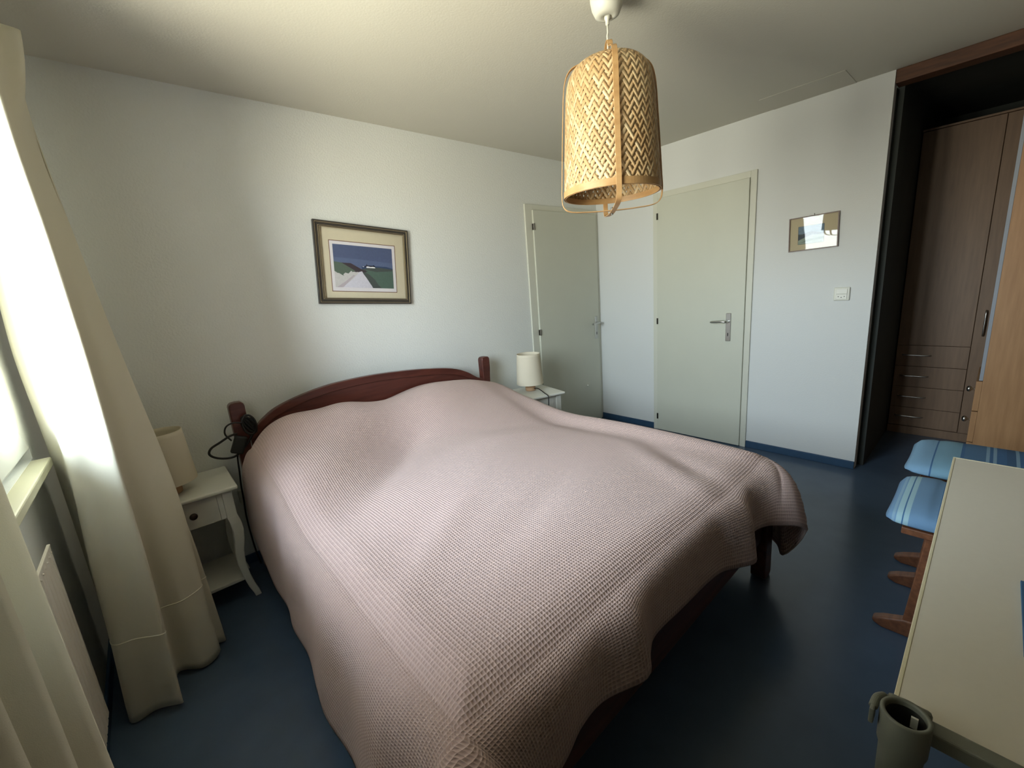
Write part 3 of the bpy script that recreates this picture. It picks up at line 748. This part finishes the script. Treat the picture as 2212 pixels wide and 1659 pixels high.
E5 = [(.02, -3.490, -.578), (.526, -3.510, -.55), (1.0, -3.566, -.50), (1.51, -3.597, -.46), (1.88, -3.622, -.40), (2.04, -3.634, -.38), (2.29, -3.645, -.365)]
E6 = [(.02, -3.530, -.50), (1.0, -3.60, -.44), (2.29, -3.67, -.34)]
build_curtain('curtain', 'cream floor-length curtain gathered beside the left nightstand', [V0, E0, V1, E1, M12, E2, V2a, V2, M24, E4, V4, E5, E6])
eds = []
for i in range(15):
    y = -1.86-.052*i; off = .030 if i % 2 else -.030
    x0 = -3.690+off*(1 if i else .3)
    eds.append([(.02, x0+.012*math.sin(i*1.3)+.008, y-.01*math.sin(i)), (1.0, x0, y), (2.29, x0*.5-3.69*.5, y+.015)])
build_curtain('curtain', 'cream curtain in the bottom left corner, nearest the viewer', eds, 6, .06)
t = thing('curtain_rail', 'slim white curtain rail over the window', 'curtain rail', (-3.68, -1.7, 2.30))
boxo('rail', -.015, .015, -1.35, 1.39, 0, .02, M['plasw'], t, bevel=.003)
for y in (-1.2, 0, 1.3): boxo('bracket', -.19+.0005, .0, y-.012, y+.012, .0205, .035, M['plasw'], t, bevel=.002)

# ------------------------------------------------------------------ radiator
t = thing('radiator', 'white panel radiator on the wall under the window sill', 'radiator', (XW, -1.55, .17))
bm = bmesh.new(); L0, L1 = -.75, .665; zt = .60
prof = []; n = 40
xf = .046
yy = L0
pts = []
while yy < L1-.001:
    pts += [(yy, xf-.0022), (yy+.005, xf), (yy+.029, xf), (yy+.034, xf-.0022)]; yy += .0354
pts.append((L1, xf-.006))
top = [bm.verts.new((x, y, zt)) for y, x in pts]; bot = [bm.verts.new((x, y, 0)) for y, x in pts]
for i in range(len(pts)-1): bm.faces.new((top[i], top[i+1], bot[i+1], bot[i]))
fin('front_panel', bm, M['rad'], t)
bm = bmesh.new(); box(bm, .018, xf-.0065, L0, L1, .001, zt-.05); fin('back_panel', bm, M['rad'], t)
bm = bmesh.new(); box(bm, xf-.007, xf+.001, L0, L1+.001, zt, zt+.008)
fin('top_grille', bm, M['rad'], t, bevel=.002)
bm = bmesh.new(); lathe(bm, [(.0035, 0), (.002, .003)], 8, cap1=True)
stud = fin('grille_stud', bm, M['rad'], t)
for k in range(38):
    q = stud if k == 0 else stud.copy()
    if k: COL.objects.link(q); q.parent = t
    q.location = (xf+.0001, L1-.02-.036*k, zt-.012); q.rotation_euler = (0, radians(90), 0)
for y in (-.6, .55): boxo('wall_bracket', .0005, .0175, y-.02, y+.02, .1, .5, M['rad'], t)
bm = bmesh.new(); lathe(bm, [(.010, 0), (.012, .004), (.012, .018), (.008, .024)], 16, cap1=True)
o = fin('bleed_valve', bm, M['hinge'], t, smooth=True); o.matrix_local = Matrix.Translation((.005, .45, zt+.022)) @ Matrix.Rotation(radians(90), 4, 'Y')

# ------------------------------------------------------------------ pendant lamp
PX, PY = -1.968, -1.560
RZ = 1.742; TOPZ = 2.215; RB = .188
t = thing('pendant_lamp', 'woven bamboo pendant lamp hanging from the ceiling over the bed', 'lamp', (PX, PY, 0))
def shade_r(u):   # u along the profile 0 bottom .. 1 top centre; returns r, z
    return None
# profile of the shade: bottom to shoulder to top hole
prof = cat_rom([(.188, 0, RZ), (.183, 0, RZ+.10), (.177, 0, RZ+.20), (.170, 0, RZ+.30), (.163, 0, RZ+.375), (.150, 0, RZ+.42), (.122, 0, RZ+.452), (.080, 0, RZ+.468), (.035, 0, RZ+.474)], 12)
arc = [0]
for a, b in zip(prof, prof[1:]): arc.append(arc[-1]+(b-a).length)
LT = arc[-1]
def prof_at(s):
    s = max(0, min(LT, s))
    for i in range(len(arc)-1):
        if s <= arc[i+1]:
            u = (s-arc[i])/(arc[i+1]-arc[i]); p = prof[i].lerp(prof[i+1], u); tdir = (prof[i+1]-prof[i]).normalized()
            return p.x, p.z, Vector((tdir.z, 0, -tdir.x))      # outward normal in (r,z)
    return prof[-1].x, prof[-1].z, Vector((0, 0, 1))
NS = 60                         # strips per direction
def weave():
    bm = bmesh.new(); col = bm.loops.layers.color.new('tone')
    # helix: dtheta/ds = +-k/r  (steep strips)
    ds = .004; ns = int(LT/ds)
    th = [0.0]; tanA = .62
    for i in range(ns):
        r = prof_at(i*ds)[0]; th.append(th[-1]+ds*tanA/max(r, .07))
    SH = [0]
    for q in range(90): SH.append(SH[-1]+rnd.choice((0, 0, 0, 2, 2)))
    for sgn in (1, -1):
        for k in range(NS):
            th0 = 2*pi*k/NS; tone = rnd.random()
            tone = .15+.85*tone; w = .0126*rnd.uniform(.9, 1.07); prev = None
            th0 += rnd.uniform(-.008, .008)
            for i in range(0, ns+1):
                s = i*ds; r, z, nn = prof_at(s)
                ww = min(w, 2*pi*r/NS*.85*1.1)
                a = th0+sgn*th[i]
                mcr = th[i]*NS/pi                  # crossings passed so far
                m0 = int(mcr); fr = mcr-m0
                def over(m_):
                    kk, jj = (k, k+m_) if sgn > 0 else (k-m_, k)
                    return 1 if ((kk+jj+SH[m_]) % 4) < 2 else -1
                f0, f1 = over(m0), over(m0+1)
                off = sgn*(f0+(f1-f0)*smooth01(fr))*.0008
                # tangent of helix
                cr, sr = cos(a), sin(a)
                pos = Vector((cr*(r+nn.x*off), sr*(r+nn.x*off), z+nn.z*off))
                et = Vector((-sr, cr, 0)); es = Vector((-nn.z*cr, -nn.z*sr, nn.x))   # along the profile
                tan = (es + et*sgn*tanA).normalized(); nor = Vector((nn.x*cr, nn.x*sr, nn.z))
                side = nor.cross(tan).normalized()
                A = bm.verts.new(pos-side*ww/2); B = bm.verts.new(pos+side*ww/2)
                if prev:
                    f = bm.faces.new((prev[0], prev[1], B, A))
                    for lp in f.loops: lp[col] = (tone, tone, tone, 1)
                prev = (A, B)
    return bm
bm = weave()
o = fin('woven_shade', bm, M['strip'], t, smooth=True, recalc=False)
sd = o.modifiers.new('thick', 'SOLIDIFY'); sd.thickness = .0010; sd.offset = 0
bm = bmesh.new(); lathe(bm, [(.1915, RZ-.006), (.1905, RZ+.019), (.1875, RZ+.019), (.1885, RZ-.006), (.1915, RZ-.006)], 96)
fin('rim_band', bm, M['band'], t, smooth=False)
bm = bmesh.new(); lathe(bm, [(.186, RZ-.007), (.185, RZ+.015), (.182, RZ+.015), (.183, RZ-.007), (.186, RZ-.007)], 96); fin('inner_band', bm, M['band'], t)
def hoop(name, ang, pts, wdt, thk):
    """flat bent band in the vertical plane at angle ang; pts (lateral, z); wdt across the plane"""
    bm = bmesh.new(); P = cat_rom([(a, 0, b) for a, b in pts], 8, closed=True)
    c, s = cos(ang), sin(ang); N = len(P); rings = []
    for i, p in enumerate(P):
        tg = (P[(i+1) % N]-P[i-1]).normalized(); nr = Vector((tg.z, 0, -tg.x))
        ring = []
        for dn, dw in ((-thk/2, -wdt/2), (thk/2, -wdt/2), (thk/2, wdt/2), (-thk/2, wdt/2)):
            q = p+nr*dn
            ring.append(bm.verts.new((q.x*c - dw*s, q.x*s + dw*c, q.z)))
        rings.append(ring)
    for i in range(N):
        a, b = rings[i], rings[(i+1) % N]
        for k in range(4): bm.faces.new((a[k], a[(k+1)%4], b[(k+1)%4], b[k]))
    return fin(name, bm, M['band'], t, bevel=.001)
toc = math.atan2(CAM_POS.y-PY, CAM_POS.x-PX)      # the way this lamp happens to be turned
r1 = .196
ptsA = [(.0, 2.272), (.040, 2.262), (.064, 2.234), (.105, 2.215), (.150, 2.190), (.172, 2.135), (.182, 2.02), (.190, 1.90), (r1, 1.80), (.199, 1.745), (.193, 1.700), (.165, 1.680), (.09, 1.672), (0, 1.668),
        (-.09, 1.672), (-.165, 1.680), (-.193, 1.700), (-.199, 1.745), (-r1, 1.80), (-.190, 1.90), (-.182, 2.02), (-.172, 2.135), (-.150, 2.190), (-.105, 2.215), (-.064, 2.234), (-.040, 2.262)]
ptsB = [(.03, 2.221), (.105, 2.212), (.150, 2.190), (.172, 2.135), (.182, 2.02), (.190, 1.90), (r1, 1.80), (.199, 1.745), (.193, 1.706), (.165, 1.686), (.09, 1.679), (0, 1.677)]
ptsB = ptsB + [(-a, b) for a, b in ptsB[-2::-1]]
hoop('handle_hoop', toc+radians(8), ptsA, .020, .003)
hoop('handle_hoop', toc+radians(98), ptsB, .018, .003)
bm = bmesh.new(); lathe(bm, [(.012, 2.365), (.020, 2.353), (.045, 2.362), (.056, 2.385), (.061, 2.41), (.062, H-.0005)], 40, cap0=True); fin('ceiling_rose', bm, M['plasw'], t, smooth=True)
bm = bmesh.new(); lathe(bm, [(.007, 2.330), (.0075, 2.345), (.011, 2.350), (.012, 2.366)], 16, cap0=True); fin('cord_grip', bm, M['plasw'], t, smooth=True)
bm = bmesh.new(); tube(bm, [(0, 0, 2.335), (.0015, 0, 2.305), (-.0012, 0.001, 2.295), (0, 0, 2.27), (0, 0, 2.10)], .0034, 10); fin('cord', bm, M['plasw'], t, smooth=True)
bm = bmesh.new(); lathe(bm, [(.018, 2.02), (.020, 2.03), (.020, 2.10), (.010, 2.115), (.005, 2.12)], 24, cap0=True, cap1=True); fin('lamp_holder', bm, M['plasw'], t, smooth=True)
bm = bmesh.new(); lathe(bm, [(.004, 1.905), (.022, 1.915), (.031, 1.945), (.026, 1.98), (.014, 2.005), (.013, 2.02)], 24, cap0=True); fin('light_bulb', bm, M['shade'], t, smooth=True)
bm = bmesh.new(); tube(bm, [(.0, -.0, 1.660), (0, 0, 1.690)], .004, 8); fin('hoop_pin', bm, M['hinge'], t)

# ------------------------------------------------------------------ wardrobe in the alcove
t = thing('wardrobe', 'brown wardrobe with four drawers at the back of the dark alcove', 'wardrobe', (1.0, 0, 0))
WX = 0.0
boxo('carcass', .02, .56, -3.40, -2.155, 0, 2.265, M['brown'], t)
def front(nm, y0, y1, z0, z1, par=t): return boxo(nm, 0, .0185, y0, y1, z0, z1, M['brown'], par, bevel=.0015)
front('plinth', -3.40, -2.155, 0, .063)
zc = [.068, .222, .393, .559, .725]
for k in range(4):
    d = front('drawer', -2.5555, -2.157, zc[k]+.0015, zc[k+1]-.0015)
    zz = (zc[k]+zc[k+1])/2+.008
    bm = bmesh.new(); tube(bm, cat_rom([(-.0, -2.195, zz), (-.022, -2.205, zz), (-.026, -2.275, zz), (-.022, -2.345, zz), (-.0, -2.355, zz)], 5), .0045, 8)
    fin('handle', bm, M['metal'], d, smooth=True)
d = front('door', -2.5555, -2.157, .7265, 2.262)
d = front('door', -3.00, -2.5585, .066, 2.262)
bm = bmesh.new(); tube(bm, cat_rom([(0, -2.605, .99), (-.024, -2.605, .98), (-.028, -2.605, .90), (-.024, -2.605, .82), (0, -2.605, .81)], 5), .005, 8); fin('handle', bm, M['metal'], d, smooth=True)
d = front('door', -3.40, -3.0025, .066, 2.262)
boxo('top_edge', -.006, .02, -3.40, -2.155, 2.2655, 2.278, M['brown'], t)

# light wood cabinet, right edge of the view
CY = -2.640
t = thing('cabinet', 'light beech cabinet with chrome-knobbed drawers at the right edge', 'cabinet', (.12, CY, 0))
boxo('side_panel', 0, .019, -.60, -.004, 0, 2.30, M['beech'], t)
boxo('carcass', .0195, .50, -.60, -.004, 0, 2.30, M['beech'], t)
grey = mat('sky_reflection_blue', srgb(150, 156, 166), .5)  # daylight reflected at a grazing angle, put into the door's colour
d = boxo('door', .002, .498, -.0035, .012, .66, 2.298, grey, t, bevel=.001)
for k, (z0, z1) in enumerate(((.475, .655), (.28, .47), (.08, .275))):
    d = boxo('drawer', .0, .498, -.0035, .022, z0, z1, M['beech'], t, bevel=.0015)
    if k < 2:
        bm = bmesh.new(); lathe(bm, [(.006, 0), (.006, .012), (.016, .018), (.018, .026), (.014, .033), (.004, .036)], 20, cap1=True)
        o = fin('knob', bm, M['metal'], d, smooth=True); o.matrix_local = Matrix.Translation((.06, .022, (z0+z1)/2+.03)) @ Matrix.Rotation(radians(-90), 4, 'X')
boxo('plinth', .01, .498, -.03, -.0035, 0, .075, M['beech'], t)

# ------------------------------------------------------------------ stools with blue cushions
def make_stool(label, w=.40):
    t = thing('stool', label, 'stool', group='wooden stools behind the table')
    D = .46
    boxo('seat', -w/2, w/2, -D, -.02, .425, .450, M['stool'], t, bevel=.003)
    for sx in (-1, 1):
        x = sx*(w/2-.030)
        bm = bmesh.new()
        sled = [(.03, .028), (.028, .012), (.0, .0), (-.10, 0), (-.36, 0), (-.46, .0), (-.475, .012), (-.47, .03), (-.42, .052), (-.34, .070), (-.25, .055), (-.13, .078), (-.06, .068), (0, .045)]
        prism(bm, [(u, v) for u, v in sled], 'x', x-.020, x+.020); fin('sled_foot', bm, M['stool'], t, bevel=.008, seg=3)
        bm = bmesh.new()
        prism(bm, [(-.055, .06), (-.100, .06), (-.155, .424), (-.085, .424)], 'x', x-.014, x+.014); fin('leg', bm, M['stool'], t, bevel=.003)
        bm = bmesh.new()
        prism(bm, [(-.335, .06), (-.380, .06), (-.40, .424), (-.33, .424)], 'x', x-.014, x+.014); fin('leg', bm, M['stool'], t, bevel=.003)
    boxo('stretcher', -w/2+.045, w/2-.045, -.14, -.115, .20, .245, M['stool'], t, bevel=.003)
    return t
st = make_stool('wooden sled-foot stool nearer the viewer, left of the cream table'); st.location = (-1.390, -2.487, 0)
st2 = copy_tree(st); st2['label'] = 'wooden sled-foot stool standing nearer the alcove'; st2.location = (-.865, -2.485, 0)
B1, B2, B3, B4 = srgb(108, 144, 178), srgb(150, 184, 196), srgb(64, 104, 146), srgb(128, 160, 184)
def make_cushion(name, label, w, L, m, seams):
    bm = bmesh.new(); n, k = 26, 30
    def pt(i, j, top):
        u = -1+2*i/n; v = -1+2*j/k
        e = (max(0., 1-abs(u)**3.2)*max(0., 1-abs(v)**5))**.42
        th = .056*e
        pin = 1-.035*(abs(v)**2)*(1-abs(u))          # slightly drawn-in sides
        x = u*w/2*(1-.03*(1-abs(v)**2)*0); y = v*L/2
        x *= (1-.03*(1-v*v)*abs(u))*(1-.07*abs(v)**10); y *= (1-.02*(1-u*u)*abs(v))*(1-.06*abs(u)**10)
        for s_ in seams:
            d = abs((y+L/2)-(L-s_)); 
            if d < .012: th *= 1-.16*(1-d/.012)
        return (x, y, (th if top else -th*.42)+.0238)
    T = [[bm.verts.new(pt(i, j, True)) for j in range(k+1)] for i in range(n+1)]
    Bq = [[T[i][j] if i in (0, n) or j in (0, k) else bm.verts.new(pt(i, j, False)) for j in range(k+1)] for i in range(n+1)]
    for i in range(n):
        for j in range(k):
            bm.faces.new((T[i][j], T[i+1][j], T[i+1][j+1], T[i][j+1])); 
            bm.faces.new((Bq[i][j], Bq[i][j+1], Bq[i+1][j+1], Bq[i+1][j]))
    c = fin(name, bm, m, None, smooth=True)
    tag(c, label, 'cushion', 'blue cushions on the stools')
    bm = bmesh.new()
    ring = [Vector(T[0][0].co) if False else None]
    return c
cm1 = cushion_mat('blue_cushion_pale_stripes', B1, [(.045, B4), (.06, B1), (.07, B2), (.10, B3), (.107, B2), (.135, B1), (.27, B3), (.28, B4), (.31, B3), (.32, B1), (.7, B4), (.8, B1)], -.25, .25)
cm2 = cushion_mat('blue_cushion_plain', srgb(122, 160, 190), [(.13, B3), (.138, srgb(118, 158, 180)), (.255, B3), (.27, srgb(76, 112, 146)), (.37, B4), (.385, B3), (.40, B4), (.415, B3), (.46, srgb(60, 94, 130)), (.50, B4), (.515, B3), (.54, B4), (.56, B3), (.62, B1)], -.33, .33)
c1 = make_cushion('seat_cushion', 'blue cushion with pale stripes on the stool nearer the viewer', .45, .50, cm1, [.135])
c1.location = (-1.395, -2.705, .4502)
c2 = make_cushion('seat_cushion', 'long blue cushion on the far stool, beyond the table end', .46, .66, cm2, [.086, .168])
c2.location = (-.862, -2.775, .4502)

# ------------------------------------------------------------------ table
TZ = .72
TX0, TX1, TY0, TY1 = -2.752, -1.512, -3.32, -2.605
tb = thing('table', 'cream topped table at the right edge with grey plastic end fitting', 'table', ((TX0+TX1)/2, (TY0+TY1)/2, 0))
def T_(nm, x0, x1, y0, y1, z0, z1, m, bevel=0, par=tb):
    o = boxo(nm, x0, x1, y0, y1, z0, z1, m, par, bevel=bevel); o.data.transform(Matrix.Translation(tb.location).inverted()); return o
T_('tabletop', TX0+.0061, TX1-.0061, TY0+.0061, TY1-.0061, TZ-.024, TZ, M['cream'])
bm = bmesh.new(); frame_rect(bm, TX0, TX1, TY0, TY1, .006, 'z', TZ-.026, TZ+.0008)
o = fin('edge_band', bm, M['edge'], tb, bevel=.001); o.data.transform(Matrix.Translation(tb.location).inverted())
for x in (TX0+.12, TX1-.12):
    for y in (TY0+.08, TY1-.15):
        bm = bmesh.new(); tube(bm, [(x, y, 0), (x, y, TZ-.026)], .016, 16); o = fin('leg', bm, M['plast'], tb, smooth=False); o.data.transform(Matrix.Translation(tb.location).inverted())
# end fitting: cup at the corner, bar along the short end, clip
ft = bpy.data.objects.new('end_fitting', None); COL.objects.link(ft); ft.parent = tb
def F_(nm, bm, m, **k):
    o = fin(nm, bm, m, ft, **k); o.data.transform(Matrix.Translation(tb.location).inverted()); return o
cx, cy, zt_ = -2.790, -2.6235, .752
bm = bmesh.new()
lathe(bm, [(.0, zt_-.12), (.0225, zt_-.12), (.0232, zt_-.003), (.024, zt_), (.0278, zt_+.0005), (.029, zt_-.002), (.0285, zt_-.055), (.0255, zt_-.066), (.0245, zt_-.16), (.0, zt_-.16)], 40, c=(cx, cy))
F_('cup', bm, M['plast'], smooth=True)
bm = bmesh.new(); lathe(bm, [(.0218, zt_-.119), (.0224, zt_-.008)], 30, c=(cx, cy)); F_('cup_lining', bm, M['plastd'], smooth=True)
bm = bmesh.new(); box(bm, cx+.014, cx+.0175, cy-.013, cy-.005, zt_-.032, zt_-.014); F_('label_tag', bm, M['plasw'])
bm = bmesh.new(); prism(bm, [(-2.780, -2.645), (-2.754, -2.636), (-2.754, -3.315), (-2.776, -3.315)], 'z', TZ-.012, TZ+.012); F_('end_bar', bm, M['plast'], bevel=.003)
bm = bmesh.new(); box(bm, -2.764, -2.7525, -2.650, -2.599, TZ-.03, TZ+.026); F_('corner_block', bm, M['plast'], bevel=.006)
bm = bmesh.new(); tube(bm, cat_rom([(-2.762, -2.597, TZ+.020), (-2.778, -2.590, TZ+.024), (-2.797, -2.588, TZ+.021)], 4), .006, 8); box(bm, -2.808, -2.786, -2.591, -2.585, TZ+.000, TZ+.026); F_('clip', bm, M['plast'], bevel=.002)
# roll of fabric clipped below the bar
bm = bmesh.new(); 
tube(bm, cat_rom([(-2.826, -2.672, TZ-.03), (-2.824, -2.70, TZ-.026), (-2.822, -2.78, TZ-.026), (-2.82, -2.95, TZ-.026)], 5), [.014]+[.021]*4+[.024]*11, 18)
o = fin('fabric_roll', bm, M['roll'], None, smooth=True); tag(o, 'pale pink rolled fabric tucked beside the table end bar', 'fabric roll')
o = boxo('booklet', -2.50, -2.245, -2.96, -2.742, TZ+.0005, TZ+.006, M['blue'], None, bevel=.001)
tag(o, 'blue booklet lying on the cream tabletop at the right edge', 'booklet')
